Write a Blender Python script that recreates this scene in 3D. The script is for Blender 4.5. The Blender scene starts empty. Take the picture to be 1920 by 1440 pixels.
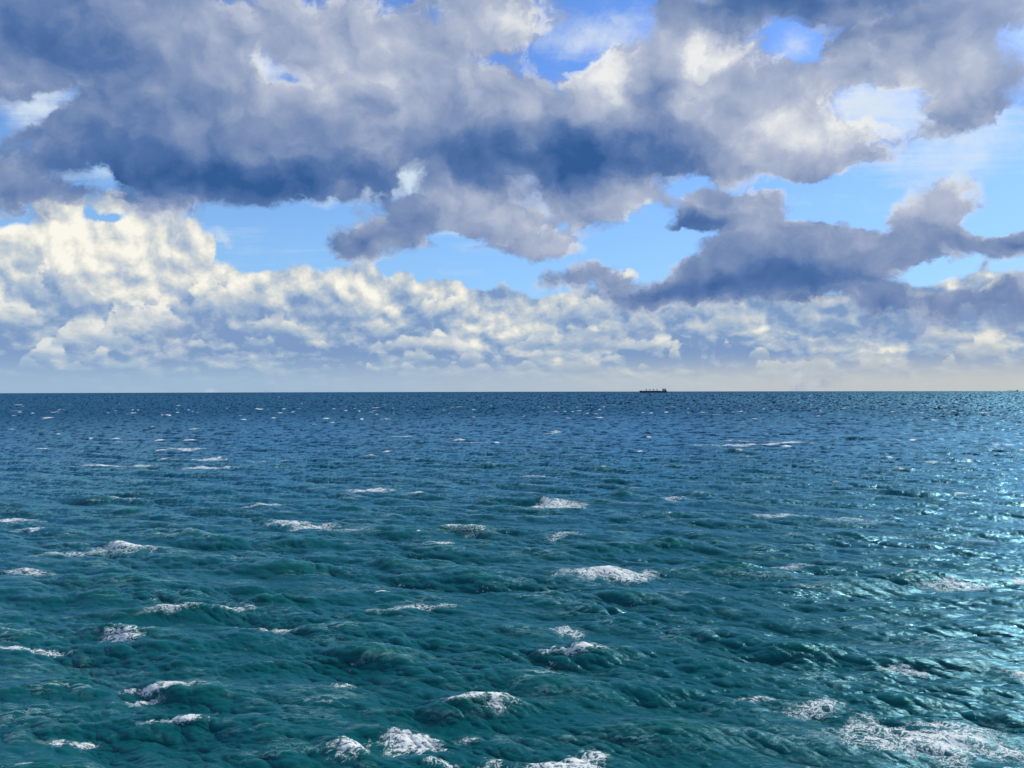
import bpy, math, random
import numpy as np

C = bpy.context.scene.collection
R = math.radians
F = 1440.0            # focal length of the photograph in its own pixels (1920 wide)
CAM_H = 22.0          # camera above the water
EARTH = 6.371e6
DIP = math.sqrt(2 * CAM_H / EARTH)

# ------------------------------------------------------------------ camera
cam = bpy.data.cameras.new('camera')
cam.sensor_width = 36.0
cam.lens = 36.0 * F / 1920.0
cam.clip_start = 0.5
cam.clip_end = 90000
camo = bpy.data.objects.new('camera', cam)
C.objects.link(camo)
PITCH = 14.5 / F - DIP
ROLL = R(-0.12)
camo.location = (0, 0, CAM_H)
from mathutils import Matrix
camo.rotation_euler = (Matrix.Rotation(math.pi / 2 + PITCH, 3, 'X') @ Matrix.Rotation(ROLL, 3, 'Z')).to_euler()
bpy.context.scene.camera = camo

# ------------------------------------------------------------------ render look
sc = bpy.context.scene
sc.render.engine = 'CYCLES'
sc.view_settings.view_transform = 'Standard'
sc.view_settings.look = 'None'
sc.view_settings.exposure = 0.0
sc.view_settings.gamma = 1.0
sc.view_settings.use_curve_mapping = False
sc.cycles.use_denoising = True
sc.cycles.max_bounces = 4
sc.cycles.diffuse_bounces = 2
sc.cycles.glossy_bounces = 3
sc.cycles.transmission_bounces = 2
sc.cycles.caustics_reflective = False
sc.cycles.caustics_refractive = False
sc.cycles.sample_clamp_indirect = 4

SUN_AZ, SUN_EL = R(52), R(37)      # azimuth to the right of the view direction (+Y)

# ------------------------------------------------------------------ sun
sun = bpy.data.lights.new('sun', 'SUN')
sun.energy = 3.5
sun.angle = R(12.0)          # the sun shines through the thin edge of a cloud
sun.color = (1.0, 0.93, 0.82)
suno = bpy.data.objects.new('sun', sun)
C.objects.link(suno)
from mathutils import Vector
sd = Vector((math.sin(SUN_AZ) * math.cos(SUN_EL), math.cos(SUN_AZ) * math.cos(SUN_EL), math.sin(SUN_EL)))
suno.rotation_euler = sd.to_track_quat('Z', 'Y').to_euler()
suno.location = (0, 0, 200)


def lin(r, g, b):
    f = lambda c: (c / 255 / 12.92) if c / 255 <= 0.04045 else ((c / 255 + 0.055) / 1.055) ** 2.4
    return (f(r), f(g), f(b))


# ------------------------------------------------------------------ tiny node language
class NT:
    def __init__(self, tree):
        self.t = tree
        self.n = tree.nodes
        self.l = tree.links

    def put(self, sock, v):
        if isinstance(v, bpy.types.NodeSocket):
            self.l.new(v, sock)
        elif v is not None:
            try:
                sock.default_value = v
            except Exception:
                sock.default_value = (*v, 1.0)

    def m(self, op, a, b=None, c=None, clamp=False):
        n = self.n.new('ShaderNodeMath'); n.operation = op; n.use_clamp = clamp
        for i, v in enumerate((a, b, c)):
            if v is not None: self.put(n.inputs[i], v)
        return n.outputs[0]

    def v(self, op, a, b=None, c=None):
        n = self.n.new('ShaderNodeVectorMath'); n.operation = op
        for i, x in enumerate((a, b, c)):
            if x is not None: self.put(n.inputs[i], x)
        return n.outputs['Value'] if op in ('LENGTH', 'DOT_PRODUCT') else n.outputs[0]

    def scale(self, a, s):
        n = self.n.new('ShaderNodeVectorMath'); n.operation = 'SCALE'
        self.put(n.inputs[0], a); self.put(n.inputs['Scale'], s)
        return n.outputs[0]

    def xyz(self, x, y, z):
        n = self.n.new('ShaderNodeCombineXYZ')
        for i, v in enumerate((x, y, z)): self.put(n.inputs[i], v)
        return n.outputs[0]

    def sep(self, v):
        n = self.n.new('ShaderNodeSeparateXYZ'); self.put(n.inputs[0], v)
        return n.outputs[0], n.outputs[1], n.outputs[2]

    def noise(self, vec, scale, detail=4, rough=0.55, col=False, dist=0.0, lac=2.0):
        n = self.n.new('ShaderNodeTexNoise'); n.noise_dimensions = '3D'
        self.put(n.inputs['Vector'], vec); n.inputs['Scale'].default_value = scale
        n.inputs['Detail'].default_value = detail; n.inputs['Roughness'].default_value = rough
        n.inputs['Distortion'].default_value = dist; n.inputs['Lacunarity'].default_value = lac
        return n.outputs['Color'] if col else n.outputs[0]

    def voro(self, vec, scale, detail=1.0, rough=0.5, smooth=0.6, dims='2D'):
        n = self.n.new('ShaderNodeTexVoronoi'); n.voronoi_dimensions = dims; n.feature = 'SMOOTH_F1' if dims == '2D' else 'F1'
        self.put(n.inputs['Vector'], vec); n.inputs['Scale'].default_value = scale
        n.inputs['Detail'].default_value = detail; n.inputs['Roughness'].default_value = rough
        if dims == '2D': n.inputs['Smoothness'].default_value = smooth
        return n.outputs['Distance']

    def rng(self, v, a, b, c=0.0, d=1.0, smooth=True):
        n = self.n.new('ShaderNodeMapRange'); n.interpolation_type = 'SMOOTHSTEP' if smooth else 'LINEAR'
        n.clamp = True
        for i, x in enumerate((v, a, b, c, d)): self.put(n.inputs[i], x)
        return n.outputs[0]

    def mix(self, f, a, b):
        n = self.n.new('ShaderNodeMix'); n.data_type = 'RGBA'
        self.put(n.inputs[0], f); self.put(n.inputs[6], a); self.put(n.inputs[7], b)
        return n.outputs[2]

    def ramp(self, f, stops):
        n = self.n.new('ShaderNodeValToRGB'); self.put(n.inputs[0], f)
        cr = n.color_ramp
        while len(cr.elements) < len(stops): cr.elements.new(0.5)
        for e, (p, c) in zip(cr.elements, stops):
            e.position = p; e.color = (*c, 1)
        return n.outputs[0]


def sky_at(px, py):
    """photograph pixel -> (azimuth, tangent of elevation)"""
    a = math.atan((px - 960) / F)
    return a, (734.0 - py) / F * math.cos(a)


# ------------------------------------------------------------------ world: Nishita sky with procedural clouds
STR = 0.1
world = bpy.data.worlds.new('World')
sc.world = world
world.use_nodes = True
W = NT(world.node_tree)
W.n.clear()
tc = W.n.new('ShaderNodeTexCoord')
D = W.v('NORMALIZE', tc.outputs['Generated'])
dx, dy, dz = W.sep(D)
az = W.m('ARCTAN2', dx, dy)
hor = W.m('SQRT', W.m('ADD', W.m('MULTIPLY', dx, dx), W.m('MULTIPLY', dy, dy)))
tel = W.m('DIVIDE', dz, W.m('MAXIMUM', hor, 0.25))
A = W.xyz(az, tel, 0.0)                                     # angular coordinates on the sky


def blobs(vec, lst, start=(0, 0, 0)):
    """sum of soft ellipses: (cx, cy, rx, ry, rotation in degrees, (x, y, z) weight)"""
    acc = start
    for cx, cy, rx, ry, rot, w in lst:
        a, t = sky_at(cx, cy)
        ca = math.cos(a)
        mp = W.n.new('ShaderNodeMapping'); mp.vector_type = 'TEXTURE'
        W.put(mp.inputs['Vector'], vec)
        mp.inputs['Location'].default_value = (a, t, 0)
        mp.inputs['Rotation'].default_value = (0, 0, R(rot))
        mp.inputs['Scale'].default_value = (rx / F * ca, ry / F * ca, 1)
        g = W.n.new('ShaderNodeTexGradient'); g.gradient_type = 'SPHERICAL'
        W.put(g.inputs[0], mp.outputs[0])
        acc = W.v('MULTIPLY_ADD', W.xyz(g.outputs['Fac'], g.outputs['Fac'], g.outputs['Fac']), w, acc)
    return acc


# --- clear blue behind
sky = W.n.new('ShaderNodeTexSky')
sky.sky_type = 'NISHITA'
sky.sun_disc = False
sky.sun_elevation = SUN_EL
sky.sun_rotation = SUN_AZ
sky.altitude = 20
sky.air_density = 1.0
sky.dust_density = 0.4
sky.ozone_density = 3.0
hs = W.n.new('ShaderNodeHueSaturation')
hs.inputs['Saturation'].default_value = 1.12
hs.inputs['Value'].default_value = 1.0
W.l.new(sky.outputs[0], hs.inputs['Color'])
col = W.v('MULTIPLY', hs.outputs[0], (0.86, 1.10, 1.60))

# sky-plane coordinates (a flat cloud deck seen in perspective)
zc = W.m('ADD', W.m('MAXIMUM', dz, 0.0), 0.035)
P = W.xyz(W.m('DIVIDE', dx, zc), W.m('DIVIDE', dy, zc), 0.0)


def K(c):     # display colour -> radiance before the background strength
    return tuple(x / STR for x in lin(*c))


# domain warps; noise lives on the direction itself, so nothing pinches overhead
HALF3 = (0.5, 0.5, 0.5)
wn1 = W.noise(W.v('ADD', D, (3.1, 1.7, 0.4)), 5.0, 7, 0.56, col=True)
warp = W.v('MULTIPLY', W.v('SUBTRACT', wn1, HALF3), (0.17, 0.0, 0.12))
QD = W.v('ADD', D, warp)
w_x, w_y, w_z = W.sep(warp)
Q = W.v('ADD', A, W.xyz(w_x, w_z, 0.0))
wn2 = W.noise(W.v('ADD', W.v('MULTIPLY', D, (1.0, 1.0, 1.25)), (7.3, 2.2, 1.4)), 11.0, 8, 0.60, col=True)
warp2 = W.v('MULTIPLY', W.v('SUBTRACT', wn2, HALF3), (0.115, 0.0, 0.085))
QD2 = W.v('ADD', D, warp2)
w_x, w_y, w_z = W.sep(warp2)
Q2 = W.v('ADD', A, W.xyz(w_x, w_z, 0.0))

SO = (0.010, 0.0085, 0.0)    # towards the sun across the sky


def relief(vec, scale, detail, rough, off, seed):
    a = W.noise(W.v('ADD', vec, (seed, seed * .7, 0.3)), scale, detail, rough)
    b = W.noise(W.v('ADD', vec, (seed + off[0], seed * .7 + off[1], 0.3 + (off[2] if len(off) > 2 else 0))), scale, detail * .6, rough)
    return W.m('SUBTRACT', a, b), a


rt2, nt2_ = relief(QD2, 24.0, 6, 0.6, (0.008, 0, 0.012), 9.7)
nt2 = nt2_
# --- high thin cirrus
ci = W.noise(W.v('MULTIPLY', P, (0.55, 2.3, 1)), 1.0, 6, 0.62, dist=0.6)
cib = blobs(Q, [(1800, 310, 260, 120, 0, (1.0, 0, 0)), (1620, 190, 200, 90, 0, (1.2, 0, 0)),
                (640, 372, 320, 50, -3, (1.9, 0, 0)), (900, 440, 190, 40, 0, (0.9, 0, 0)),
                (520, 470, 330, 60, 0, (0.5, 0, 0)), (220, 340, 260, 60, 0, (1.3, 0, 0)),
                (500, 130, 130, 70, 25, (1.7, 0, 0)), (70, 200, 170, 60, -30, (1.5, 0, 0)),
                (1900, 600, 200, 70, 0, (0.8, 0, 0)), (760, 330, 120, 60, 0, (2.0, 0, 0)), (1130, 60, 200, 90, 0, (1.0, 0, 0)), (1490, 90, 90, 50, 0, (.9, 0, 0)), (1800, 230, 200, 120, 0, (.7, 0, 0))])
cx_, cy_, cz_ = W.sep(cib)
out_f = W.rng(W.m('ABSOLUTE', az), 0.60, 0.76)             # outside the picture the deck just goes on
out_f = W.m('MAXIMUM', out_f, W.rng(tel, 0.50, 0.60))
ci = W.m('ADD', W.m('MULTIPLY', ci, 0.65), W.m('MULTIPLY', nt2_, 0.35))
cia = W.rng(W.m('ADD', ci, W.m('MULTIPLY', cx_, 0.20)), 0.54, 0.86, 0.0, 0.92)
col = W.mix(cia, col, K((232, 238, 243)))

# the far field is foreshortened: rows squeeze together towards the horizon
tpos = W.m('MAXIMUM', tel, 0.0)
A3 = W.xyz(az, W.m('MULTIPLY', W.m('LOGARITHM', W.m('ADD', tpos, 0.07), math.e), 0.20), 0.0)
wn3 = W.noise(W.v('ADD', A3, (7.3, 2.2, 1.4)), 11.0, 8, 0.58, col=True)
sq = W.rng(tel, 0.0, 0.12, 0.2, 1.0, smooth=False)
w3 = W.v('MULTIPLY', W.v('SUBTRACT', wn3, (0.5, 0.5, 0.5)), (0.085, 0.07, 0.0))
Q3 = W.v('ADD', A, W.v('MULTIPLY', w3, W.xyz(1.0, sq, 0.0)))
Q4 = W.v('ADD', A3, W.v('MULTIPLY', w3, (0.3, 0.3, 0.0)))

# --- low cumulus field towards the horizon (back layer)
low = [
    # x, y, rx, ry, rot, (coverage, light, haze)
    (60, 500, 230, 170, 0, (1.1, .34, 0)), (220, 440, 190, 130, 0, (1.2, .42, 0)), (400, 450, 110, 90, 10, (1.1, .42, 0)),
    (150, 380, 110, 55, 0, (.8, .35, 0)), (330, 530, 220, 90, 0, (1.0, .22, 0)), (500, 560, 170, 90, 0, (1.1, .22, 0)),
    (650, 555, 150, 95, 0, (1.1, .42, 0)), (750, 560, 130, 90, 10, (1.1, .40, 0)), (850, 590, 130, 80, 10, (1.0, .34, 0)),
    (1000, 600, 220, 80, 0, (1.0, .36, 0)), (1180, 590, 140, 60, 0, (1.0, .40, 0)), (960, 560, 100, 35, 0, (.5, .2, 0)),
    (1170, 525, 70, 30, 0, (.8, .35, 0)), (1500, 600, 230, 60, 0, (1.0, .55, 0)), (1330, 610, 160, 60, 0, (1.0, .38, 0)),
    (1060, 640, 260, 60, 0, (.8, .35, 0)), (1790, 650, 280, 40, 0, (1.0, .50, 0)), (1830, 560, 260, 80, 0, (.9, -.05, 0)),
    (900, 500, 40, 24, 0, (.30, .2, 0)), (200, 235, 10, 10, 0, (0, 0, 0)),
    (120, 600, 300, 40, 0, (.4, -.22, 0)), (600, 640, 300, 40, 0, (.4, -.12, 0)), (1450, 655, 320, 45, 0, (.5, -.28, 0)),
    (1800, 600, 260, 40, 0, (.6, -.22, 0)), (250, 560, 190, 40, 0, (.2, .12, 0)), (200, 400, 60, 26, 0, (-1.1, 0, 0)),
    (400, 500, 60, 24, 0, (-.3, 0, 0)),
]
lb = blobs(Q3, low, (0, 0, 0))
lc, ll, lh = W.sep(lb)
base_cov = W.rng(tel, 0.085, 0.135, 0.95, 0.0)
rl, nl = relief(Q4, 11.0, 9, 0.60, (0.014, 0.034), 2.3)
rl2, nl2 = relief(Q4, 30.0, 6, 0.60, (0.005, 0.011), 6.1)
vd = W.voro(Q4, 15.0, 2.0, 0.62, 0.5)
vd2 = W.voro(W.v('ADD', Q4, (0.007, 0.015, 0)), 15.0, 2.0, 0.62, 0.5)
bil = W.m('SUBTRACT', vd2, vd)
cov = W.m('ADD', lc, base_cov)
cov = W.m('ADD', cov, W.m('MULTIPLY', W.m('SUBTRACT', nl, 0.5), 1.3))
gen_low = W.rng(tel, 0.10, 0.34, 0.62, 0.12)
cov = W.m('ADD', cov, W.m('MULTIPLY', gen_low, out_f))
light = W.m('ADD', 0.38, W.m('MULTIPLY', ll, 0.52))
light = W.m('ADD', light, W.m('MULTIPLY', rl, 1.15))
light = W.m('ADD', light, W.m('ADD', W.m('MULTIPLY', bil, 0.6), W.m('MULTIPLY', rl2, 1.5)))
light = W.m('ADD', light, W.rng(tel, 0.085, 0.135, -0.22, 0.0))
big = W.noise(W.v('MULTIPLY', A3, (1.0, 1.6, 1.0)), 5.5, 3, 0.5)
light = W.m('ADD', light, W.m('MULTIPLY', W.m('SUBTRACT', big, 0.5), 1.3))
cov = W.m('ADD', cov, W.m('MULTIPLY', W.m('SUBTRACT', big, 0.5), W.rng(tel, 0.08, 0.16, 0.0, 0.8)))
LOWRAMP = [(0.0, K((126, 156, 198))), (0.3, K((160, 182, 208))), (0.55, K((194, 204, 213))),
           (0.8, K((228, 229, 222))), (1.0, K((250, 247, 236)))]
lcol = W.ramp(light, LOWRAMP)
cov = W.m('ADD', cov, W.m('MULTIPLY', W.m('SUBTRACT', 0.42, vd), W.rng(tel, 0.09, 0.17, 0.0, 0.8)))
la = W.rng(cov, 0.34, 0.60)
# --- pale air low over the horizon, warmer to the right
hz = W.mix(W.rng(az, -0.5, 0.6), K((158, 186, 212)), K((196, 200, 200)))
hazef = W.rng(tel, 0.006, 0.052, 0.95, 0.0)
col = W.mix(W.rng(tel, 0.02, 0.44, 0.72, 0.08), col, K((156, 206, 241)))
col = W.mix(la, col, lcol)
# rows of distant cumulus: flat bases, billowing lit tops, one row behind the other
rowl = W.m('ADD', W.m('MULTIPLY', rl, 0.9), W.m('MULTIPLY', rl2, 1.1))
nn = W.m('SUBTRACT', nl, 0.5)
nn2 = W.m('SUBTRACT', nl2, 0.5)
for k, (bz, hgt, fx, thr, pale) in enumerate([(0.0265, 0.010, 26, .47, .55), (0.038, 0.014, 21, .47, .38), (0.053, 0.019, 17, .46, .22),
                                              (0.072, 0.026, 13, .46, .10), (0.096, 0.034, 10, .46, .0)]):
    tn = W.noise(W.xyz(az, k * 3.7 + 1.3, 0.0), fx, 2.5, 0.5)
    bn = W.noise(W.xyz(az, k * 5.1 + 7.7, 0.0), fx * .7, 3, 0.6)
    base = W.m('ADD', bz, W.m('MULTIPLY', W.m('SUBTRACT', bn, .5), hgt * 0.55))
    hh_ = W.m('ADD', W.m('MULTIPLY', W.m('SUBTRACT', tn, thr), hgt * 8.0), W.m('MULTIPLY', W.m('ADD', nn, W.m('MULTIPLY', nn2, 0.5)), hgt * 4.2))
    hh_ = W.m('MINIMUM', hh_, hgt * 1.7)
    up_ = W.m('SUBTRACT', tel, base)
    al = W.m('MULTIPLY', W.rng(W.m('SUBTRACT', hh_, up_), 0.0, hgt * 0.35), W.rng(W.m('ADD', up_, W.m('MULTIPLY', nn, hgt * .9)), -hgt * 0.35, hgt * 0.25))
    lg = W.m('ADD', W.rng(W.m('DIVIDE', up_, hgt), -0.15, 0.95, 0.16, 0.94, smooth=False), rowl)
    lg = W.m('ADD', lg, W.m('MULTIPLY', W.rng(az, -0.3, 0.5, 0.0, -0.12), 1.0))
    lg = W.m('ADD', lg, W.m('MULTIPLY', W.m('SUBTRACT', W.noise(W.xyz(az, tel, k * 2.9), 6.0, 2, 0.5), 0.52), 1.5))
    rc = W.ramp(lg, LOWRAMP)
    rc = W.mix(pale, rc, hz)
    col = W.mix(W.m('MULTIPLY', al, 0.92), col, rc)
col = W.mix(hazef, col, hz)

# --- nearer, darker clouds (front layer)
top = [
    # the big mass on the left and centre
    (60, 60, 420, 230, 0, (1.3, -.30, 0)), (420, 110, 420, 220, 0, (1.2, .10, 0)), (760, 110, 300, 200, 0, (1.1, .20, 0)),
    (250, 290, 360, 130, 0, (1.3, -.32, 0)), (560, 280, 330, 120, 0, (1.2, -.06, 0)), (420, 340, 330, 60, 0, (.8, -.42, 0)),
    (640, 340, 200, 50, 0, (.7, -.25, 0)),
    (30, 350, 160, 90, 0, (1.0, -.12, 0)), (680, 200, 50, 40, 0, (0, -.22, 0)),
    (900, 250, 330, 130, 0, (1.2, -.15, 0)), (1080, 300, 380, 90, 0, (1.2, -.46, 0)), (1230, 250, 300, 140, 0, (1.1, -.08, 0)),
    (1000, 200, 200, 90, 0, (.3, .15, 0)),
    (1290, 130, 220, 130, 10, (1.2, .25, 0)), (1150, 150, 100, 60, 0, (.9, .40, 0)), (1430, 230, 250, 150, 0, (1.2, .30, 0)),
    (1540, 260, 150, 100, -10, (.9, .14, 0)), (1480, 325, 190, 40, 0, (.8, -.05, 0)), (1250, 160, 90, 60, 40, (0, -.35, 0)),
    (1330, 95, 110, 40, 0, (.5, .40, 0)), (1400, 180, 110, 60, 0, (0, -.15, 0)),
    (950, 30, 150, 80, 0, (.9, .28, 0)),
    # top right
    (1450, 5, 420, 60, 0, (1.3, -.35, 0)), (1800, 20, 330, 90, 0, (1.3, -.28, 0)), (1720, 110, 220, 110, 0, (1.1, .10, 0)),
    (1810, 180, 190, 110, 0, (1.2, .10, 0)), (1600, 130, 110, 60, 0, (.8, -.05, 0)), (1640, 95, 100, 40, 0, (.2, .25, 0)),
    (1790, 225, 120, 50, 0, (.5, -.10, 0)), (1600, 240, 100, 50, 0, (.4, .2, 0)),
    # holes
    (1130, 66, 130, 56, 12, (-1.15, 0, 0)), (1490, 90, 60, 40, -30, (-1.1, 0, 0)), (1640, 205, 130, 70, 0, (-1.5, 0, 0)), (1540, 130, 40, 70, 20, (-.7, 0, 0)), (515, 135, 110, 46, -25, (-1.25, 0, 0)),
    (55, 205, 170, 30, 28, (-1.25, 0, 0)), (175, 332, 120, 34, 0, (-1.1, 0, 0)), (775, 330, 80, 44, 0, (-.75, 0, 0)),
    (810, 20, 40, 26, 0, (-.5, 0, 0)), (935, 120, 34, 34, 0, (-.3, 0, 0)), (1915, 222, 36, 22, 0, (-1.5, 0, 0)),
    (1440, 350, 240, 24, 0, (-1.1, 0, 0)), (1280, 452, 90, 16, 0, (-.7, 0, 0)), (1230, 480, 100, 44, 0, (-1.1, 0, 0)), (1560, 380, 110, 44, 0, (-1.0, 0, 0)), (1190, 425, 60, 60, 0, (-.6, 0, 0)), (1180, 348, 200, 16, 0, (-.4, 0, 0)), (1650, 420, 46, 50, 0, (-.6, 0, 0)), (1560, 445, 60, 20, 0, (-.4, 0, 0)), (1640, 395, 60, 30, 0, (-.6, 0, 0)), (920, 490, 60, 24, 0, (-.5, 0, 0)), (1880, 405, 70, 44, 0, (-.9, 0, 0)), (1765, 515, 120, 24, 0, (-1.0, 0, 0)),
    # puffs below the mass
    (740, 435, 150, 72, 12, (1.6, -.10, 0)), (860, 390, 150, 60, 0, (1.2, .22, 0)), (670, 455, 80, 36, 10, (.8, -.30, 0)),
    (860, 445, 60, 22, 0, (-.8, 0, 0)), (960, 440, 120, 70, -20, (1.1, .10, 0)), (1040, 465, 110, 36, 0, (1.0, .12, 0)), (1100, 390, 150, 65, 0, (1.2, .05, 0)),
    (1180, 370, 100, 40, 0, (.7, .2, 0)),
    (1350, 398, 170, 60, 0, (1.6, .12, 0)), (1420, 400, 120, 60, 0, (1.0, .12, 0)), (1300, 428, 130, 30, 0, (.7, -.32, 0)),
    (1430, 480, 230, 75, 0, (1.4, -.08, 0)), (1330, 535, 230, 60, 0, (1.3, -.34, 0)), (1560, 530, 250, 70, 0, (1.3, -.22, 0)),
    (1600, 460, 150, 70, 0, (1.1, -.02, 0)), (1760, 400, 110, 60, 10, (1.3, .12, 0)), (1770, 450, 160, 50, 0, (1.3, -.08, 0)),
    (1905, 470, 75, 50, 0, (1.5, -.28, 0)), (1832, 512, 60, 24, 10, (1.1, -.10, 0)), (1880, 575, 170, 50, 0, (1.0, -.08, 0)),
    (1680, 590, 150, 50, 0, (.7, -.20, 0)), (1080, 535, 120, 40, 8, (.9, -.02, 0)), (1130, 515, 50, 22, 0, (.6, 0, 0)),
    (1230, 560, 130, 34, 8, (.8, -.15, 0)),
]
tb = blobs(Q2, top, (0, 0, 0))
tcv, tl, th = W.sep(tb)
rt, nt = relief(QD, 7.0, 4.5, 0.50, (0.030, 0, 0.040), 5.1)
QV = W.v('ADD', D, W.v('MULTIPLY', warp2, (.4, 0, .4)))
vt = W.voro(QV, 11.0, 2.0, 0.55, 0.6, '3D')
vt2 = W.voro(W.v('ADD', QV, (0.012, 0, 0.020)), 11.0, 2.0, 0.55, 0.6, '3D')
cv = W.m('ADD', W.m('MULTIPLY', tcv, 0.97), W.m('MULTIPLY', W.m('SUBTRACT', nt, 0.5), 0.9))
cv = W.m('ADD', cv, W.m('MULTIPLY', W.m('SUBTRACT', nt2, 0.5), 0.8))
gen_top = W.m('ADD', W.rng(tel, 0.12, 0.5, 0.05, 0.62), W.m('MULTIPLY', W.m('SUBTRACT', W.noise(D, 3.4, 4, 0.55), 0.5), 2.0))
cv = W.m('ADD', cv, W.m('MULTIPLY', gen_top, out_f))
edge = W.noise(W.v('ADD', QD2, (4, 6, 2)), 42.0, 5, 0.6)
cv = W.m('ADD', cv, W.m('MULTIPLY', W.m('SUBTRACT', edge, 0.5), 0.85))
ta = W.rng(cv, 0.12, 0.68)
tlight = W.m('ADD', 0.54, tl)
tlight = W.m('ADD', tlight, W.m('MULTIPLY', rt, 0.50))
tlight = W.m('ADD', tlight, W.m('MULTIPLY', rt2, 0.36))
tlight = W.m('ADD', tlight, W.m('MULTIPLY', W.m('SUBTRACT', vt2, vt), 0.24))
# thin edges let light through
tlight = W.m('ADD', tlight, W.m('MULTIPLY', W.rng(cv, 0.25, 0.95, 0.24, 0.0), W.rng(W.m('ADD', rt, rt2), -0.04, 0.10)))
tcol = W.ramp(tlight, [(0.0, K((52, 93, 150))), (0.25, K((86, 118, 170))), (0.5, K((134, 153, 189))),
                       (0.75, K((178, 188, 210))), (1.0, K((236, 238, 238)))])
col = W.mix(ta, col, tcol)
# added brightening round the sun, right of the view, for the sea's sheen
ang = W.m('ARCCOSINE', W.m('MINIMUM', W.v('DOT_PRODUCT', D, tuple(sd)), 0.99999))
glow = W.rng(ang, R(2), R(27), 0.9, 0.0)
col = W.mix(glow, col, tuple(x * 2.6 for x in K((236, 238, 234))))
# below the horizon: the sea's own colour, never seen
bg = W.n.new('ShaderNodeBackground')
bg.inputs['Strength'].default_value = STR
W.put(bg.inputs['Color'], col)
wo = W.n.new('ShaderNodeOutputWorld')
W.l.new(bg.outputs[0], wo.inputs['Surface'])
world.cycles.sampling_method = 'MANUAL'
world.cycles.sample_map_resolution = 512

# ------------------------------------------------------------------ the sea surface: wind waves from a spectrum
WIND = math.atan2(-1.0, -0.42)        # travel direction of the waves: towards the camera and a little to the left


def cascade(L, N, kmin, kmax, seed, energy=1.0, spread=3.0, lp=15.0, smin=1.6):
    rs = np.random.RandomState(seed)
    k1 = np.fft.fftfreq(N, L / N) * 2 * np.pi
    kx, ky = np.meshgrid(k1, k1, indexing='xy')
    k = np.hypot(kx, ky); k[0, 0] = 1
    kp = 2 * np.pi / lp
    cosang = (kx * math.cos(WIND) + ky * math.sin(WIND)) / k
    ph = k ** -4.0 * np.exp(-1.25 * (kp / k) ** 2)
    sharp = np.clip(spread * 1.6 * (kp / k) ** 0.5, smin, 6)
    ph = ph * (np.clip(np.abs(cosang), 1e-6, 1) ** (2 * sharp) * np.where(cosang > 0, 1, .10) + 0.012)
    band = 1 / (1 + (kmin / k) ** 8) / (1 + (k / kmax) ** 8)
    ph = ph * band; ph[0, 0] = 0
    h = np.sqrt(ph * energy) * (2 * np.pi / L) * (rs.randn(N, N) + 1j * rs.randn(N, N)) * N * N
    iF = lambda z: np.real(np.fft.ifft2(z)).astype(np.float32)
    out = dict(L=L, N=N, h=iF(h), hx=iF(1j * kx * h), hy=iF(1j * ky * h),
               dx=iF(1j * kx / k * h), dy=iF(1j * ky / k * h),
               dxx=iF(-kx * kx / k * h), dyy=iF(-ky * ky / k * h), dxy=iF(-kx * ky / k * h))
    return out


ENG = 0.0105
CA = cascade(293.0, 1024, 0.001, 3.2, 11, ENG * 2.2)
CA2 = cascade(817.0, 512, 0.001, 0.7, 5, ENG * 0.35)
CB = cascade(47.0, 1024, 3.2, 22.0, 23, ENG * 4.4, spread=2.8, smin=3.0)


def sample(c, x, y, keys):
    N, L = c['N'], c['L']
    u = (x / L) % 1.0 * N; v = (y / L) % 1.0 * N
    i = np.floor(u).astype(np.int32); j = np.floor(v).astype(np.int32)
    fu = (u - i).astype(np.float32); fv = (v - j).astype(np.float32)
    i %= N; j %= N
    i1 = (i + 1) % N; j1 = (j + 1) % N
    a, b, cc, d = j * N + i, j * N + i1, j1 * N + i, j1 * N + i1
    wa, wb, wc, wd = (1 - fu) * (1 - fv), fu * (1 - fv), (1 - fu) * fv, fu * fv
    return [c[k].ravel()[a] * wa + c[k].ravel()[b] * wb + c[k].ravel()[cc] * wc + c[k].ravel()[d] * wd for k in keys]


# polar sheet round the point under the camera: rings close together in depression angle, so the far rings lie far apart
ROWS, HALF = 840, R(41)
th_h = DIP
theta = np.concatenate([np.linspace(R(47), R(29), 60, endpoint=False),
                        np.linspace(R(29), th_h + 0.004, ROWS - 60 - 30, endpoint=False),
                        th_h + 0.004 * (np.linspace(1, 0.0, 30) ** 1.6) + 2e-6])
dist = (theta - np.sqrt(np.maximum(theta ** 2 - 2 * CAM_H / EARTH, 0))) * EARTH      # curved earth
near = theta > R(5)
dist[near] = CAM_H / np.tan(theta[near])
dist = np.concatenate([[0.5, 8, 14, 18], dist, [19000, 22500, 27000, 34000]])
dist = np.sort(dist)
phi_in = np.linspace(-HALF, HALF, 1500)
phi_out = np.linspace(HALF, 2 * math.pi - HALF, 130)[1:-1]
phi = np.concatenate([phi_in, phi_out])
nr, nc = len(dist), len(phi)
dd, pp = np.meshgrid(dist, phi, indexing='ij')
X = dd * np.sin(pp); Y = dd * np.cos(pp)
SX, SY = X.copy(), Y.copy()          # rest positions
keys = ['h', 'hx', 'hy', 'dx', 'dy', 'dxx', 'dyy', 'dxy']
ca, sa = math.cos(0.5), math.sin(0.5)
a1 = sample(CA, X, Y, keys)
a2 = sample(CA2, X + 31, Y - 17, keys)
b1 = sample(CB, X, Y, keys)
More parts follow.
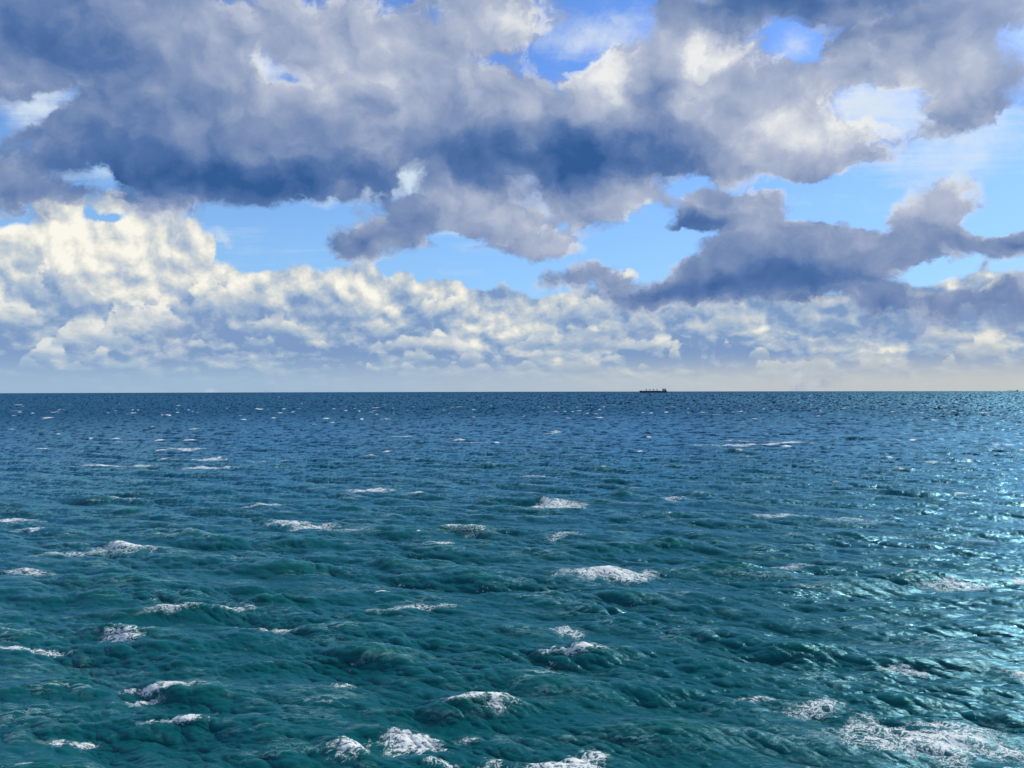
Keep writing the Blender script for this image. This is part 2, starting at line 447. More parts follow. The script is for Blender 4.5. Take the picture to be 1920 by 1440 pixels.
# waves come in groups: some patches of sea are steeper than others
gk = sample(CA2, X * 0.9 + 200, Y * 0.9 + 77, ['h'])[0]
gk = gk / gk.std()
grp = np.clip(1.0 + 0.22 * gk, 0.55, 1.6).astype(np.float32)
fb = (1 / (1 + (dd / 260.0) ** 3)).astype(np.float32)        # ripples no longer resolved far out
fa = (1 / (1 + (dd / 3500.0) ** 2)).astype(np.float32)
coarse = (np.abs(pp) > HALF + 1e-4) | (dd < 18.5)
fbg = np.where(coarse, 0, fb).astype(np.float32)
fag = np.where(coarse, 0.5 * (dd < 900), fa).astype(np.float32)


def px_world(px, py):
    """photograph pixel on the water -> ground point"""
    a = math.atan((px - 960) / F)
    th = (py - 734.0) / F * math.cos(a) + DIP
    d = CAM_H / math.tan(th)
    return d * math.sin(a), d * math.cos(a)


tot = []
for q in range(8):
    cb = 1.45 if q >= 3 else 1.0          # small waves pinch harder at their crests
    tot.append(a1[q] * fag * grp + a2[q] * fag + b1[q] * fbg * grp * cb)
sl = []
for q in range(8):
    sl.append(a1[q] * grp + a2[q] + b1[q] * fb * grp)

# single large waves the photograph shows: (px, py of the crest, width m, height m, length m, tilt deg)
CREST = [(905, 1292, 7.0, .75, 2.6, 4), (760, 1338, 4.5, .55, 1.6, -6), (650, 1362, 3.0, .45, 1.3, -18),
         (1040, 1385, 5.5, .35, 1.8, 4), (1135, 1066, 11.0, .75, 3.2, 0), (1380, 1063, 10, .7, 3.2, -8),
         (1075, 1205, 8, .6, 2.6, 0), (225, 1170, 4.5, .55, 1.8, -14), (330, 1135, 9, .6, 2.4, 0), (560, 1115, 9, .55, 2.6, 6),
         (300, 1270, 6, .5, 2.2, -3), (340, 1320, 6, .4, 1.8, -6), (870, 990, 14, .8, 4.0, 0), (1700, 1228, 8, .5, 2.4, 4),
         (1530, 1205, 8, .55, 2.6, 0), (1180, 1020, 16, .8, 4.0, 3), (240, 1020, 14, .6, 3.5, -6), (1860, 1415, 5, .6, 1.8, 6),
         (520, 1430, 3.5, .45, 1.5, -3), (1050, 940, 20, .8, 5, -5), (600, 1215, 9, .5, 2.6, 5), (1230, 1335, 8, .5, 2.6, 2),
         (90, 1415, 7, .5, 2.2, 0), (130, 1260, 7, .5, 2.2, 8), (1500, 1100, 12, .5, 3.2, 4), (1650, 1080, 12, .5, 3.2, 6)]
extra = np.zeros_like(X, dtype=np.float32)
ex_y = np.zeros_like(extra)
for (px, py, w, hh, ln, tilt) in CREST:
    cx, cy = px_world(px, py)
    t = R(tilt) * 2.2
    ux, uy = math.cos(t), math.sin(t)
    rx = (X - cx) * ux + (Y - cy) * uy
    ry = -(X - cx) * uy + (Y - cy) * ux + 0.035 * rx * rx / max(w, 1) * 2
    g = np.exp(-(rx / w * 1.5) ** 2 - (ry / (ln * 1.7)) ** 2)
    ker = g * np.cos(ry / ln * 1.9)
    extra += (0.85 * hh * ker).astype(np.float32)
    ex_y += (0.85 * hh * 0.9 * g * np.sin(ry / ln * 1.9)).astype(np.float32)
LAM = 0.92
H = tot[0] + extra
DX = -LAM * tot[3]
DY = -LAM * tot[4] - ex_y * 0.9
# normals from the full (unfiltered) slopes
Jxx = 1 - LAM * 0 + LAM * 0
jxx = 1 + LAM * -sl[5]; jyy = 1 + LAM * -sl[6]; jxy = LAM * -sl[7]
# derivative of the added crests, numerically along the rings
J = jxx * jyy - jxy ** 2
Jc = np.clip(J, 0.35, None)
hx = (sl[1] * jyy - sl[2] * jxy) / Jc
hy = (sl[2] * jxx - sl[1] * jxy) / Jc
print('SEA: Hs %.2f  slope rms %.3f  J<0.5 share %.4f' % (4 * a1[0].std(), math.hypot(sl[1].std(), sl[2].std()), (J < .5).mean()))
PX = X + DX; PY = Y + DY
PZ = H - dd ** 2 / (2 * EARTH)
co = np.stack([PX, PY, PZ], -1).astype(np.float32)
# geometric normals (finite differences over the sheet) near, spectral slopes far
dr = np.gradient(co, axis=0); dp = np.gradient(co, axis=1)
gn = np.cross(dp, dr); gn /= np.maximum(np.linalg.norm(gn, axis=-1, keepdims=True), 1e-9)
gn *= np.sign(gn[..., 2:3] + 1e-9)
# towards the centre of the sheet (seen along the water) only facets tilted to the eye show
rx_, ry_ = np.sin(pp), np.cos(pp)
sr = hx * rx_ + hy * ry_; st = hx * ry_ - hy * rx_
graz = np.clip(CAM_H / np.maximum(dd, 1), 0, 1)
kf = np.clip((dd - 220) / 700.0, 0, 1)
sr2 = sr * (1 - kf) + np.abs(sr) * 1.5 * kf
hx2 = sr2 * rx_ + st * ry_; hy2 = sr2 * ry_ - st * rx_
sn = np.stack([-hx2, -hy2, np.ones_like(hx2)], -1)
sn /= np.linalg.norm(sn, axis=-1, keepdims=True)
kb = np.clip((dd - 90) / 150.0, 0, 1)[..., None]
kb = np.where(coarse[..., None], 1.0, kb)
NRM = gn * (1 - kb) + sn * kb
NRM /= np.linalg.norm(NRM, axis=-1, keepdims=True)

# --- foam amount: where the choppy surface folds, plus the breakers the photograph shows
Jw = J + 0.0
foam = np.clip((0.22 - Jw) * 2.2, 0, 1)
lee = np.roll(foam, 2, axis=0)
foam = np.maximum(foam, lee * 0.5)
foam *= np.where(grp > 0.9, 1, .5)
foam *= np.clip((dd - 20) / 30, 0, 1)
# (px, py, half width m, half depth m, tilt deg, strength)
PATCH = [(775, 1347, 2.0, 1.1, -12, 1.25), (655, 1363, 1.2, 1.0, 14, .85), (1035, 1390, 3.4, 2.4, 0, .95), (960, 1405, 3.0, 1.6, -14, .8),
         (1075, 1418, 3.4, 1.8, 0, .9), (912, 1289, 2.4, .5, -3, 1.0), (870, 1291, 1.3, .35, 6, .95), (935, 1296, 1.2, .7, -20, .6), (1140, 1070, 5.4, 2.2, 0, 1.1), (1045, 943, 5.5, 3.5, 3, 1.0),
         (232, 1026, 5.5, 2.4, 3, .9), (140, 1030, 7, 1.2, 5, .6), (237, 1177, 2.0, 1.6, 10, 1.0), (320, 1137, 2.6, 1.0, 0, .75),
         (505, 1157, 4.0, 1.0, -5, .8), (440, 1132, 2.0, .6, 6, .7), (530, 1432, 2.2, 1.2, 0, .9), (1710, 1338, 6.0, 1.9, -5, .85),
         (1850, 1362, 3.0, 1.2, -22, .7), (1640, 1350, 3.0, 1.2, -10, .65), (1770, 1330, 3.6, .8, 0, .6), (1690, 1237, 2.3, .8, -3, .8),
         (1520, 1297, 2.6, 1.0, 8, .7), (1790, 1087, 4.5, 1.8, 0, .7), (1910, 1078, 3.0, 1.8, 0, .8), (1470, 1053, 4.5, 1.5, 2, .55),
         (1410, 833, 20, 6, 8, 1.1), (1460, 829, 14, 8, 0, 1.2), (1377, 836, 10, 5, -12, 1.1), (1377, 826, 8, 7, 0, .8),
         (205, 870, 14, 6, 0, 1.1), (360, 839, 9, 9, 0, .9), (390, 858, 7, 6, 0, 1.0), (375, 873, 5, 6, 0, 1.0), (410, 874, 6, 5, 0, .9),
         (242, 824, 6, 6, 0, .9), (695, 917, 5, 3, 0, .9), (545, 978, 3.0, 2.2, -8, 1.0), (585, 983, 4.5, 2, -8, .8), (650, 988, 5, 1.5, 0, .6),
         (58, 987, 2.6, 2, 0, .9), (15, 967, 6, 2.5, 0, .8), (250, 929, 4, 3, 0, .8), (1010, 891, 6, 3.5, -5, .9), (1258, 932, 3, 4, 0, .7),
         (1030, 811, 8, 8, 0, .9), (1340, 777, 12, 16, 0, .8), (755, 817, 6, 7, 0, .8), (500, 862, 10, 4, 0, .6), (880, 829, 11, 6, 0, .6),
         (60, 1063, 3.5, 1.2, -10, .7), (1063, 1168, 1.6, 1.6, 0, .7), (1075, 1205, 2.8, .5, 4, 1.0), (640, 1258, 1.2, .5, 0, .6),
         (50, 1200, 4, .6, 3, .9), (300, 1270, 3.0, .5, 4, 1.0), (270, 1285, 2, .8, 0, .5), (335, 1320, 2.4, .4, 5, 1.0), (158, 1348, 1.1, .5, 0, .8),
         (112, 1348, .6, .5, 0, .8), (55, 1405, 1, .3, 0, .6), (780, 1127, 5, .8, 6, .6), (1860, 1414, 2.2, .5, 0, 1.1), (1740, 1436, 4, .4, 0, 1.0),
         (1130, 1198, 3, .5, 0, .5), (1600, 975, 7, 2.5, 2, .45), (1450, 965, 8, 2, 4, .6), (1060, 1000, 4, 2.2, 4, .5), (880, 992, 5, 3, -10, .5),
         (1905, 1240, 1.2, .7, 0, .9), (1420, 1282, 2.5, .6, 0, .5), (850, 1430, 1.6, .8, 0, .6), (1260, 720 + 345, 3, 1, 0, .3), (1580, 1400, 3, .8, -6, .4),
         (1850, 1010, 6, 3, 0, .35), (830, 1380, 1.2, .3, -10, .7), (880, 1340, 0.9, .4, 0, .5), (700, 1400, 1.2, .5, 20, .5)]

_rs = np.random.RandomState(77)
_lat = _rs.rand(256, 256).astype(np.float32)


def vnoise(x, y):
    i = np.floor(x).astype(int); j = np.floor(y).astype(int)
    u = x - i; v = y - j
    u = u * u * (3 - 2 * u); v = v * v * (3 - 2 * v)
    g = lambda a, b: _lat[b & 255, a & 255]
    return g(i, j) * (1 - u) * (1 - v) + g(i + 1, j) * u * (1 - v) + g(i, j + 1) * (1 - u) * v + g(i + 1, j + 1) * u * v


def fbm(x, y, o=4):
    r = 0; a = .5; t = 0
    for k in range(o):
        r = r + a * vnoise(x * 2 ** k + 17 * k, y * 2 ** k + 5 * k); t += a; a *= .6
    return r / t - .5


def stamp(cx, cy, w, dpt, tilt, s, rough=1.0):
    """a breaking patch: ragged, brightest along its crest, torn behind"""
    d0 = math.hypot(cx, cy); p0 = math.atan2(cx, cy)
    ext = 2.4 * max(w, dpt * 1.4)
    r0, r1 = np.searchsorted(dist, d0 - ext) - 1, np.searchsorted(dist, d0 + ext) + 2
    r0 = max(r0, 0); r1 = min(r1, nr)
    da = ext / d0
    c0, c1 = np.searchsorted(phi_in, p0 - da), np.searchsorted(phi_in, p0 + da)
    if c1 - c0 < 1: return
    xs = X[r0:r1, c0:c1]; ys = Y[r0:r1, c0:c1]
    ux, uy = math.cos(tilt), math.sin(tilt)
    rx = (xs - cx) * ux + (ys - cy) * uy
    ry = -(xs - cx) * uy + (ys - cy) * ux
    sc_ = 1.6 / max(w, .5)
    ry = ry + dpt * 1.6 * fbm(rx * sc_ + cx, cy + rx * 0, 3) * 2
    row_h = np.gradient(dist)[r0:r1][:, None]
    ry = np.where(ry > 0, ry * 2.0, ry * .85)
    q = (rx / w) ** 2 + (ry / np.maximum(dpt * 1.4, row_h * 0.55)) ** 2
    q = q * (1 + 1.6 * rough * fbm(xs * sc_ * 2.2, ys * sc_ * 2.2, 4)) + 1.5 * rough * np.clip(fbm(xs * sc_ * 3 + 9, ys * sc_ * 3, 3) + .05, 0, 1)
    foam[r0:r1, c0:c1] = np.maximum(foam[r0:r1, c0:c1], s * np.exp(-np.clip(q, 0, 30) * 0.9))


for (px, py, w, dpt, tilt, s) in PATCH:
    cx, cy = px_world(px, py)
    stamp(cx, cy, w * .92, dpt * .8 if py > 900 else dpt * .3, R(tilt) * 1.6, s)
rnd = random.Random(4)
for k in range(780):
    d0 = 1500 * rnd.uniform(0.008, 1) ** 0.62 if k < 700 else rnd.uniform(900, 4500)
    a0 = rnd.uniform(-R(38), R(38))
    if d0 < 700:                      # breakers sit on the crests
        r0 = np.searchsorted(dist, d0 - 5); r1 = np.searchsorted(dist, d0 + 5) + 1
        c0 = np.searchsorted(phi_in, a0 - 5 / d0); c1 = np.searchsorted(phi_in, a0 + 5 / d0) + 1
        w_ = H[r0:r1, c0:c1]
        k_ = np.unravel_index(np.argmax(w_), w_.shape)
        if w_.max() < 0.45: continue
        d0 = dist[r0 + k_[0]]; a0 = phi[c0 + k_[1]]
    w = min(math.exp(rnd.gauss(0.35, 0.55)), 6) * (1 + d0 / 6000) * (0.5 if d0 < 150 else 1)
    stamp(d0 * math.sin(a0), d0 * math.cos(a0), w, w * rnd.uniform(.08, .22), rnd.uniform(-.25, .25), rnd.uniform(.45, 1.15) + (.25 if d0 > 250 else 0) - (.6 if d0 > 1000 else 0), 0.7)
foam = np.clip(foam, 0, 1.3).astype(np.float32)

verts = np.concatenate([co.reshape(-1, 3)])
ii = np.arange(nr - 1)[:, None] * nc; jj = np.arange(nc)[None, :]
jn = (jj + 1) % nc
quads = np.stack([ii + jj, ii + jn, ii + nc + jn, ii + nc + jj], -1).reshape(-1, 4).copy()
me = bpy.data.meshes.new('sea')
me.vertices.add(len(verts)); me.vertices.foreach_set('co', verts.ravel())
me.loops.add(quads.size); me.loops.foreach_set('vertex_index', quads.ravel().astype(np.int32))
me.polygons.add(len(quads))
me.polygons.foreach_set('loop_start', np.arange(0, quads.size, 4, dtype=np.int32))
me.polygons.foreach_set('use_smooth', np.ones(len(quads), dtype=bool))
me.update(calc_edges=True)
at = me.attributes.new('wave_normal', 'FLOAT_VECTOR', 'POINT')
at.data.foreach_set('vector', NRM.astype(np.float32).ravel())
at = me.attributes.new('foam', 'FLOAT', 'POINT'); at.data.foreach_set('value', foam.ravel())
at = me.attributes.new('crest', 'FLOAT', 'POINT'); at.data.foreach_set('value', (a1[0] * grp + a2[0] + extra).astype(np.float32).ravel())
at = me.attributes.new('rest', 'FLOAT_VECTOR', 'POINT')
at.data.foreach_set('vector', np.stack([SX, SY, np.zeros_like(SX)], -1).astype(np.float32).ravel())
sea = bpy.data.objects.new('sea', me); C.objects.link(sea)
sea['kind'] = 'structure'

# --- sea material
mat = bpy.data.materials.new('sea_water'); mat.use_nodes = True
S = NT(mat.node_tree); S.n.clear()


def attr(name, out='Fac'):
    n = S.n.new('ShaderNodeAttribute'); n.attribute_name = name
    return n.outputs[out]


geo = S.n.new('ShaderNodeNewGeometry')
pos = geo.outputs['Position']
rest = attr('rest', 'Vector')
fo = attr('foam'); crest = attr('crest'); wnrm = attr('wave_normal', 'Vector')
dcam = S.v('LENGTH', S.v('MULTIPLY', rest, (1, 1, 0)))          # distance from the foot of the camera
far_blue = S.rng(dcam, 40, 420)
# water body colour: green near, far blue of sky reflection painted in, with broad drifting patches
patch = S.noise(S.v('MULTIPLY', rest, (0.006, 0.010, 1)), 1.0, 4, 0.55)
k_far = S.m('ADD', far_blue, S.m('MULTIPLY', S.m('SUBTRACT', patch, 0.5), 0.9), clamp=True)
body = S.mix(k_far, (0.0003, 0.078, 0.084), (0.0002, 0.033, 0.088))
# light through the high crests, painted into the body colour as lighter green
thin = S.rng(S.m('ADD', crest, S.m('MULTIPLY', S.m('SUBTRACT', patch, .5), .3)), 0.15, 0.75)  # mask by crest height for the painted-in light
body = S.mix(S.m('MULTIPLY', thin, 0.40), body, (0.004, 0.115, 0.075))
# ripples: fine relief on top of the waves
rip = S.noise(S.v('MULTIPLY', rest, (0.45, 1.5, 1)), 3.0, 6, 0.62, dist=0.2)
bump = S.n.new('ShaderNodeBump')
bump.inputs['Strength'].default_value = 1.0
bump.inputs['Distance'].default_value = 0.08
S.put(bump.inputs['Height'], rip); S.put(bump.inputs['Normal'], wnrm)
# foam: lacy where thin, solid where strong
fw = S.v('SUBTRACT', S.noise(S.v('MULTIPLY', rest, (0.9, 0.9, 1)), 1.1, 4, 0.6, col=True), (0.5, 0.5, 0.5))
frp = S.v('ADD', S.v('MULTIPLY', rest, (0.75, 1.0, 1.0)), S.v('MULTIPLY', fw, (1.5, 1.5, 0)))
fn = S.noise(frp, 2.6, 7, 0.70)
ridge = S.m('SUBTRACT', 1.0, S.m('MULTIPLY', S.m('ABSOLUTE', S.m('SUBTRACT', S.noise(S.v('ADD', frp, (9, 4, 2)), 2.4, 6, 0.66), 0.5)), 7.0))
core = S.rng(S.m('ADD', fo, S.m('MULTIPLY', S.m('SUBTRACT', fn, 0.5), 1.9)), 0.94, 1.14)
rdg = S.m('MAXIMUM', ridge, 0.0)
lth = S.m('SUBTRACT', 1.02, S.m('MULTIPLY', fo, 0.85))
lace = S.m('MULTIPLY', S.rng(rdg, lth, S.m('ADD', lth, 0.3)), S.rng(fo, 0.06, 0.3))
veil = S.rng(S.m('ADD', fo, S.m('MULTIPLY', S.m('SUBTRACT', fn, 0.5), 0.8)), 0.2, 1.0, 0.0, 0.22)
fm = S.m('MAXIMUM', S.m('MAXIMUM', core, S.m('MULTIPLY', lace, 0.9)), veil)
# faint old foam streaks drawn out along the wind
stk = S.noise(S.v('MULTIPLY', frp, (0.10, 0.5, 1)), 1.0, 6, 0.68)
stk2 = S.noise(S.v('ADD', frp, (40, 3, 0)), 0.9, 5, 0.7)
old = S.m('MULTIPLY', S.rng(S.m('ADD', S.m('MULTIPLY', stk, .6), S.m('MULTIPLY', stk2, .4)), 0.56, 0.74), S.rng(dcam, 900, 60, 0.0, 0.5))
fm = S.m('MAXIMUM', fm, old)
# thin pale lines on the small crests: glints of sky painted in as foam
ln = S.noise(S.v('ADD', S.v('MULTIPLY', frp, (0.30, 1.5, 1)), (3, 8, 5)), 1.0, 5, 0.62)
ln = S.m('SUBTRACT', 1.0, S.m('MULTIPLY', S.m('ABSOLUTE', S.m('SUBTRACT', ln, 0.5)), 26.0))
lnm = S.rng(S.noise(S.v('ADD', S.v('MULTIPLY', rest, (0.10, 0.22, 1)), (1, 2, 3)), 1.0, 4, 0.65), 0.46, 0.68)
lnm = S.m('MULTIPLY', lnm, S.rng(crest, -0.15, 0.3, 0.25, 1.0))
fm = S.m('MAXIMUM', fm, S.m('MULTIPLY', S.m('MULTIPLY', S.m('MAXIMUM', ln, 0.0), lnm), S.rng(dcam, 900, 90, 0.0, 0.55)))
dif = S.n.new('ShaderNodeBsdfDiffuse'); S.put(dif.inputs['Color'], body); S.put(dif.inputs['Normal'], bump.outputs[0])
gls = S.n.new('ShaderNodeBsdfGlossy'); gls.inputs['Color'].default_value = (0.36, 0.75, 0.96, 1)
S.put(gls.inputs['Roughness'], S.rng(dcam, 60, 1200, 0.20, 0.40, smooth=False)); S.put(gls.inputs['Normal'], bump.outputs[0])
fr = S.n.new('ShaderNodeFresnel'); fr.inputs['IOR'].default_value = 1.333; S.put(fr.inputs['Normal'], bump.outputs[0])
# waves hide each other at grazing angles, so the sea never turns into a full mirror
ff = S.m('MULTIPLY', fr.outputs[0], S.m('SUBTRACT', 1.0, S.m('MULTIPLY', fr.outputs[0], S.rng(dcam, 60, 900, 0.0, 0.88))))
wat = S.n.new('ShaderNodeMixShader'); S.put(wat.inputs[0], ff); S.l.new(dif.outputs[0], wat.inputs[1]); S.l.new(gls.outputs[0], wat.inputs[2])
fb2 = S.n.new('ShaderNodeBump'); fb2.inputs['Distance'].default_value = 0.10; fb2.inputs['Strength'].default_value = 0.8
S.put(fb2.inputs['Height'], fn); S.put(fb2.inputs['Normal'], wnrm)
fom = S.n.new('ShaderNodeBsdfDiffuse'); fom.inputs['Color'].default_value = (0.84, 0.87, 0.86, 1)
S.put(fom.inputs['Color'], S.mix(S.rng(fm, 0.15, 0.7), (0.42, 0.70, 0.70), (0.86, 0.88, 0.86)))
S.put(fom.inputs['Normal'], fb2.outputs[0])
mx = S.n.new('ShaderNodeMixShader')
S.put(mx.inputs[0], fm); S.l.new(wat.outputs[0], mx.inputs[1]); S.l.new(fom.outputs[0], mx.inputs[2])
mo = S.n.new('ShaderNodeOutputMaterial'); S.l.new(mx.outputs[0], mo.inputs['Surface'])
me.materials.append(mat)

# ------------------------------------------------------------------ ships
import bmesh


def paint(name, c, rough=0.5, wear=0.25):
    m = bpy.data.materials.new(name); m.use_nodes = True
    T = NT(m.node_tree); b = m.node_tree.nodes['Principled BSDF']
    tcn = T.n.new('ShaderNodeTexCoord')
    n = T.noise(tcn.outputs['Object'], 0.35, 5, 0.6)
    T.put(b.inputs['Base Color'], T.mix(T.rng(n, 0.45, 0.7, 0, wear), c, tuple(x * 0.55 + y for x, y in zip(c, (0.03, 0.015, 0.01)))))
    b.inputs['Roughness'].default_value = rough
    return m


M_HULL = paint('hull_navy', (0.022, 0.045, 0.12), 0.45)
M_BOOT = paint('hull_red', (0.10, 0.02, 0.015), 0.6)
M_DECK = paint('deck_dark', (0.03, 0.045, 0.09), 0.7)
M_WHITE = paint('house_white', (0.52, 0.54, 0.55), 0.5, .2)
M_CRANE = paint('crane_grey', (0.06, 0.075, 0.10), 0.5)
M_FUN = paint('funnel_dark', (0.02, 0.03, 0.05), 0.5)
M_GLASS = paint('bridge_glass', (0.01, 0.015, 0.02), 0.15, 0)
M_ORANGE = paint('lifeboat_orange', (0.55, 0.12, 0.03), 0.5)


def bm_box(bm, x0, x1, y0, y1, z0, z1, taper=0.0):
    vs = []
    for z, t in ((z0, 0), (z1, taper)):
        for x, y in ((x0 + t, y0 + t), (x1 - t, y0 + t), (x1 - t, y1 - t), (x0 + t, y1 - t)):
            vs.append(bm.verts.new((x, y, z)))
    for f in ((3, 2, 1, 0), (4, 5, 6, 7), (0, 1, 5, 4), (1, 2, 6, 5), (2, 3, 7, 6), (3, 0, 4, 7)):
        bm.faces.new([vs[i] for i in f])


def bm_bar(bm, p, q, r0, r1, n=8):
    p, q = Vector(p), Vector(q)
    d = (q - p).normalized()
    u = d.orthogonal().normalized(); w = d.cross(u)
    a = [bm.verts.new(p + (u * math.cos(2 * math.pi * i / n) + w * math.sin(2 * math.pi * i / n)) * r0) for i in range(n)]
    b = [bm.verts.new(q + (u * math.cos(2 * math.pi * i / n) + w * math.sin(2 * math.pi * i / n)) * r1) for i in range(n)]
    for i in range(n):
        bm.faces.new([a[i], a[(i + 1) % n], b[(i + 1) % n], b[i]])
    bm.faces.new(a[::-1]); bm.faces.new(b)


def part(name, build, m, parent):
    bm = bmesh.new(); build(bm)
    bmesh.ops.recalc_face_normals(bm, faces=bm.faces)
    me_ = bpy.data.meshes.new(name); bm.to_mesh(me_); bm.free()
    me_.materials.append(m)
    o = bpy.data.objects.new(name, me_); C.objects.link(o); o.parent = parent
    return o


def loft(bm, rings):
    rr = [[bm.verts.new(p) for p in ring] for ring in rings]
    for a, b in zip(rr[:-1], rr[1:]):
        for i in range(len(a) - 1):
            bm.faces.new([a[i], a[i + 1], b[i + 1], b[i]])
    bm.faces.new(rr[0]); bm.faces.new(rr[-1])
    for a, b in zip(rr[:-1], rr[1:]):        # deck
        bm.faces.new([a[0], b[0], b[-1], a[-1]])


def hull_rings(L, B, zb, zt, sheer=2.0):
    """bow at -L/2 (left in the picture), stern at +L/2"""
    rings = []
    for i in range(25):
        s = i / 24
        x = -L / 2 + L * s
        bowf = min(1, (s / 0.14)) ** 0.55 if s < 0.14 else 1
        stf = 1 - 0.35 * max(0, (s - 0.9) / 0.1) ** 2
        wt = B / 2 * max(bowf, 0.04) * stf
        wl = wt * (0.72 if s < .1 or s > .93 else 0.97)
        z1 = zt + sheer * max(0, 1 - s / 0.12) ** 1.2
        rake = -5.0 * max(0, 1 - s / .12) if s < .12 else 0
        prof = [(-1, z1), (-1, (z1 + zb) / 2), (-1, zb)]
        ring = []
        for sg in (-1, 1):
            pts = [(x + rake, sg * wt, z1), (x + rake * .5, sg * (wt * .6 + wl * .4), zb + (z1 - zb) * .5), (x, sg * wl, zb)]
            ring += pts if sg < 0 else pts[::-1]
        rings.append(ring)
    return rings


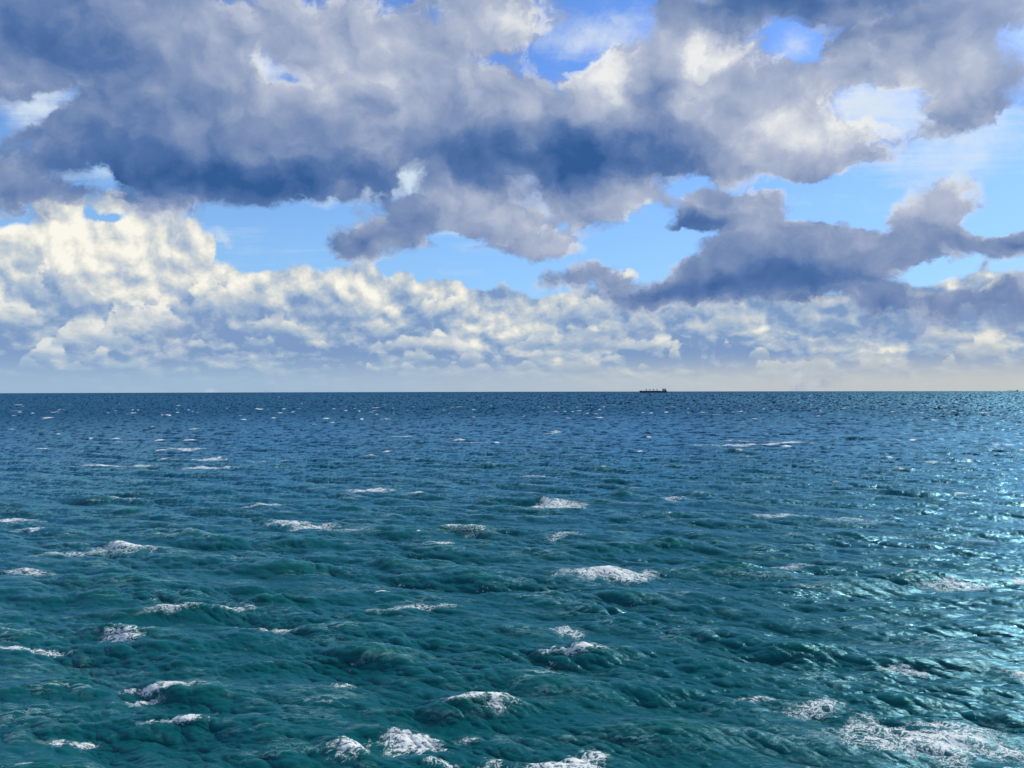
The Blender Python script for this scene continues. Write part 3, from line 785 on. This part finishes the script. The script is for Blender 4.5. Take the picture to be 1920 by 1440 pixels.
def ship(name, label, L, B, deck_z, cranes, ground, heading, tower_h=17, M_HULL=M_HULL, M_WHITE=M_WHITE):
    root = bpy.data.objects.new(name, None); C.objects.link(root)
    root['label'] = label; root['category'] = 'ship'; root['group'] = 'ships on the horizon'
    d2 = ground[0] ** 2 + ground[1] ** 2
    root.location = (ground[0], ground[1], -d2 / (2 * EARTH)); root.rotation_euler = (0, 0, heading)
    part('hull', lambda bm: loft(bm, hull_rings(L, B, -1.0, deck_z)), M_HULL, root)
    part('boot_stripe', lambda bm: loft(bm, [[(p[0] * 1.0005, p[1] * 1.012, min(p[2], 0.7) if k in (0, 5) else (-.2 if k in (1, 4) else -1.05)) for k, p in enumerate([(r[2][0], r[2][1], 9), r[2], r[2], r[3], r[3], (r[3][0], r[3][1], 9)])] for r in hull_rings(L, B, -1.0, deck_z)]), M_BOOT, root)
    part('forecastle', lambda bm: bm_box(bm, -L * .485, -L * .41, -B * .28, B * .28, deck_z + .004, deck_z + 2.6), M_HULL, root)
    part('foremast', lambda bm: (bm_bar(bm, (-L * .45, 0, deck_z + 2.6), (-L * .45, 0, deck_z + 13), .5, .25), bm_bar(bm, (-L * .45, -2, deck_z + 9), (-L * .45, 2, deck_z + 9), .2, .2)), M_CRANE, root)
    n = 5
    x0, x1 = -L * .39, L * .27
    for i in range(n):
        a = x0 + (x1 - x0) * i / n + 3.5; b = x0 + (x1 - x0) * (i + 1) / n - 3.5
        part('hatch_cover', lambda bm: (bm_box(bm, a, b, -B * .30, B * .30, deck_z + .004, deck_z + 1.6), bm_box(bm, a - .4, b + .4, -B * .32, B * .32, deck_z + 1.6, deck_z + 2.2)), M_DECK, root)
    for i in range(cranes):
        cx = x0 + (x1 - x0) * (i + 1) / n
        cr = part('deck_crane', lambda bm: (bm_bar(bm, (cx, 0, deck_z), (cx, 0, deck_z + 9.5), 2.0, 1.7), bm_bar(bm, (cx, 0, deck_z + 9.5), (cx, 0, deck_z + 10.2), 2.0, 2.0)), M_CRANE, root)
        part('crane_cabin', lambda bm: bm_box(bm, cx - 2.6, cx + 2.6, -2.2, 2.2, deck_z + 10.2, deck_z + 18, .7), M_CRANE, cr)
        part('jib', lambda bm: (bm_bar(bm, (cx - 1.2, -1.0, deck_z + 11), (cx - 20, -.3, deck_z + 9.0), .55, .35), bm_bar(bm, (cx - 1.2, 1.0, deck_z + 11), (cx - 20, .3, deck_z + 9.0), .55, .35), bm_bar(bm, (cx, 0, deck_z + 16.4), (cx - 19, 0, deck_z + 9.4), .12, .12)), M_CRANE, cr)
    # accommodation block aft
    hx0, hx1 = L * .33, L * .425
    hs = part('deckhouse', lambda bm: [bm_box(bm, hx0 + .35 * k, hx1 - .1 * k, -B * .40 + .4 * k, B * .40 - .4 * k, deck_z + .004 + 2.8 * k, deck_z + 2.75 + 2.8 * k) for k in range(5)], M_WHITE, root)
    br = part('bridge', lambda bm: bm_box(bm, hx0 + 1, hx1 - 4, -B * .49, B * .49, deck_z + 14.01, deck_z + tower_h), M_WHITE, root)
    part('window', lambda bm: bm_box(bm, hx0 + .9, hx1 - 3.9, -B * .493, B * .493, deck_z + 15.3, deck_z + 16.4), M_GLASS, br)
    for k in range(4):
        part('window', lambda bm: [bm_box(bm, hx0 + 2 + 2.6 * j, hx0 + 3 + 2.6 * j, -B * .40 + .4 * k - .04, B * .40 - .4 * k + .04, deck_z + 1.2 + 2.8 * k, deck_z + 2.1 + 2.8 * k) for j in range(6)], M_GLASS, hs)
    part('radar_mast', lambda bm: (bm_bar(bm, (hx0 + 4, 0, deck_z + tower_h), (hx0 + 4, 0, deck_z + tower_h + 8), .6, .3), bm_bar(bm, (hx0 + 4, -3, deck_z + tower_h + 4.5), (hx0 + 4, 3, deck_z + tower_h + 4.5), .3, .3), bm_bar(bm, (hx0 + 2.5, 0, deck_z + tower_h + 6.5), (hx0 + 5.5, 0, deck_z + tower_h + 6.5), .2, .2)), M_CRANE, root)
    part('funnel', lambda bm: (bm_box(bm, hx1 + 1.0, hx1 + 8, -3.2, 3.2, deck_z + .004, deck_z + 19, .7), bm_bar(bm, (hx1 + 4, 1, deck_z + 19), (hx1 + 5, 1, deck_z + 21), .6, .5), bm_bar(bm, (hx1 + 4, -1, deck_z + 19), (hx1 + 5, -1, deck_z + 21), .6, .5)), M_FUN, root)
    part('poop_deck', lambda bm: bm_box(bm, hx1 - 1, L * .488, -B * .36, B * .36, deck_z + .003, deck_z + 2.4), M_HULL, root)
    part('lifeboat', lambda bm: loft(bm, [[(hx1 + 9 + t * 8, -2.0 * w, deck_z + 5.5), (hx1 + 9 + t * 8, -1.2 * w, deck_z + 4), (hx1 + 9 + t * 8, 1.2 * w, deck_z + 4), (hx1 + 9 + t * 8, 2.0 * w, deck_z + 5.5), (hx1 + 9 + t * 8, 1.2 * w, deck_z + 6.8), (hx1 + 9 + t * 8, -1.2 * w, deck_z + 6.8)] for t, w in ((0, .3), (.25, .95), (.7, 1), (1, .35))]), M_ORANGE, root)
    return root


def at_dist(px, d):
    a = math.atan((px - 960) / F)
    return (d * math.sin(a), d * math.cos(a))


SHIP_D = 5900.0
a_ = math.atan((1225 - 960) / F)
ship('cargo_ship', 'long dark navy bulk carrier with deck cranes and a pale stern deckhouse',
     200, 32, 13.0, 4, at_dist(1225, SHIP_D), -a_ + R(4))
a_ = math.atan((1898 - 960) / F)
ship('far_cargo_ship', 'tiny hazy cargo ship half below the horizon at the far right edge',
     205, 30, 6.0, 1, at_dist(1899, 19500.0), -a_ + R(8), tower_h=19, M_HULL=paint('hull_haze_tint', (0.05, 0.09, 0.16), .5), M_WHITE=paint('house_haze_tint', (0.10, 0.14, 0.20), .5))  # slate hull and house colours have the distance haze painted in
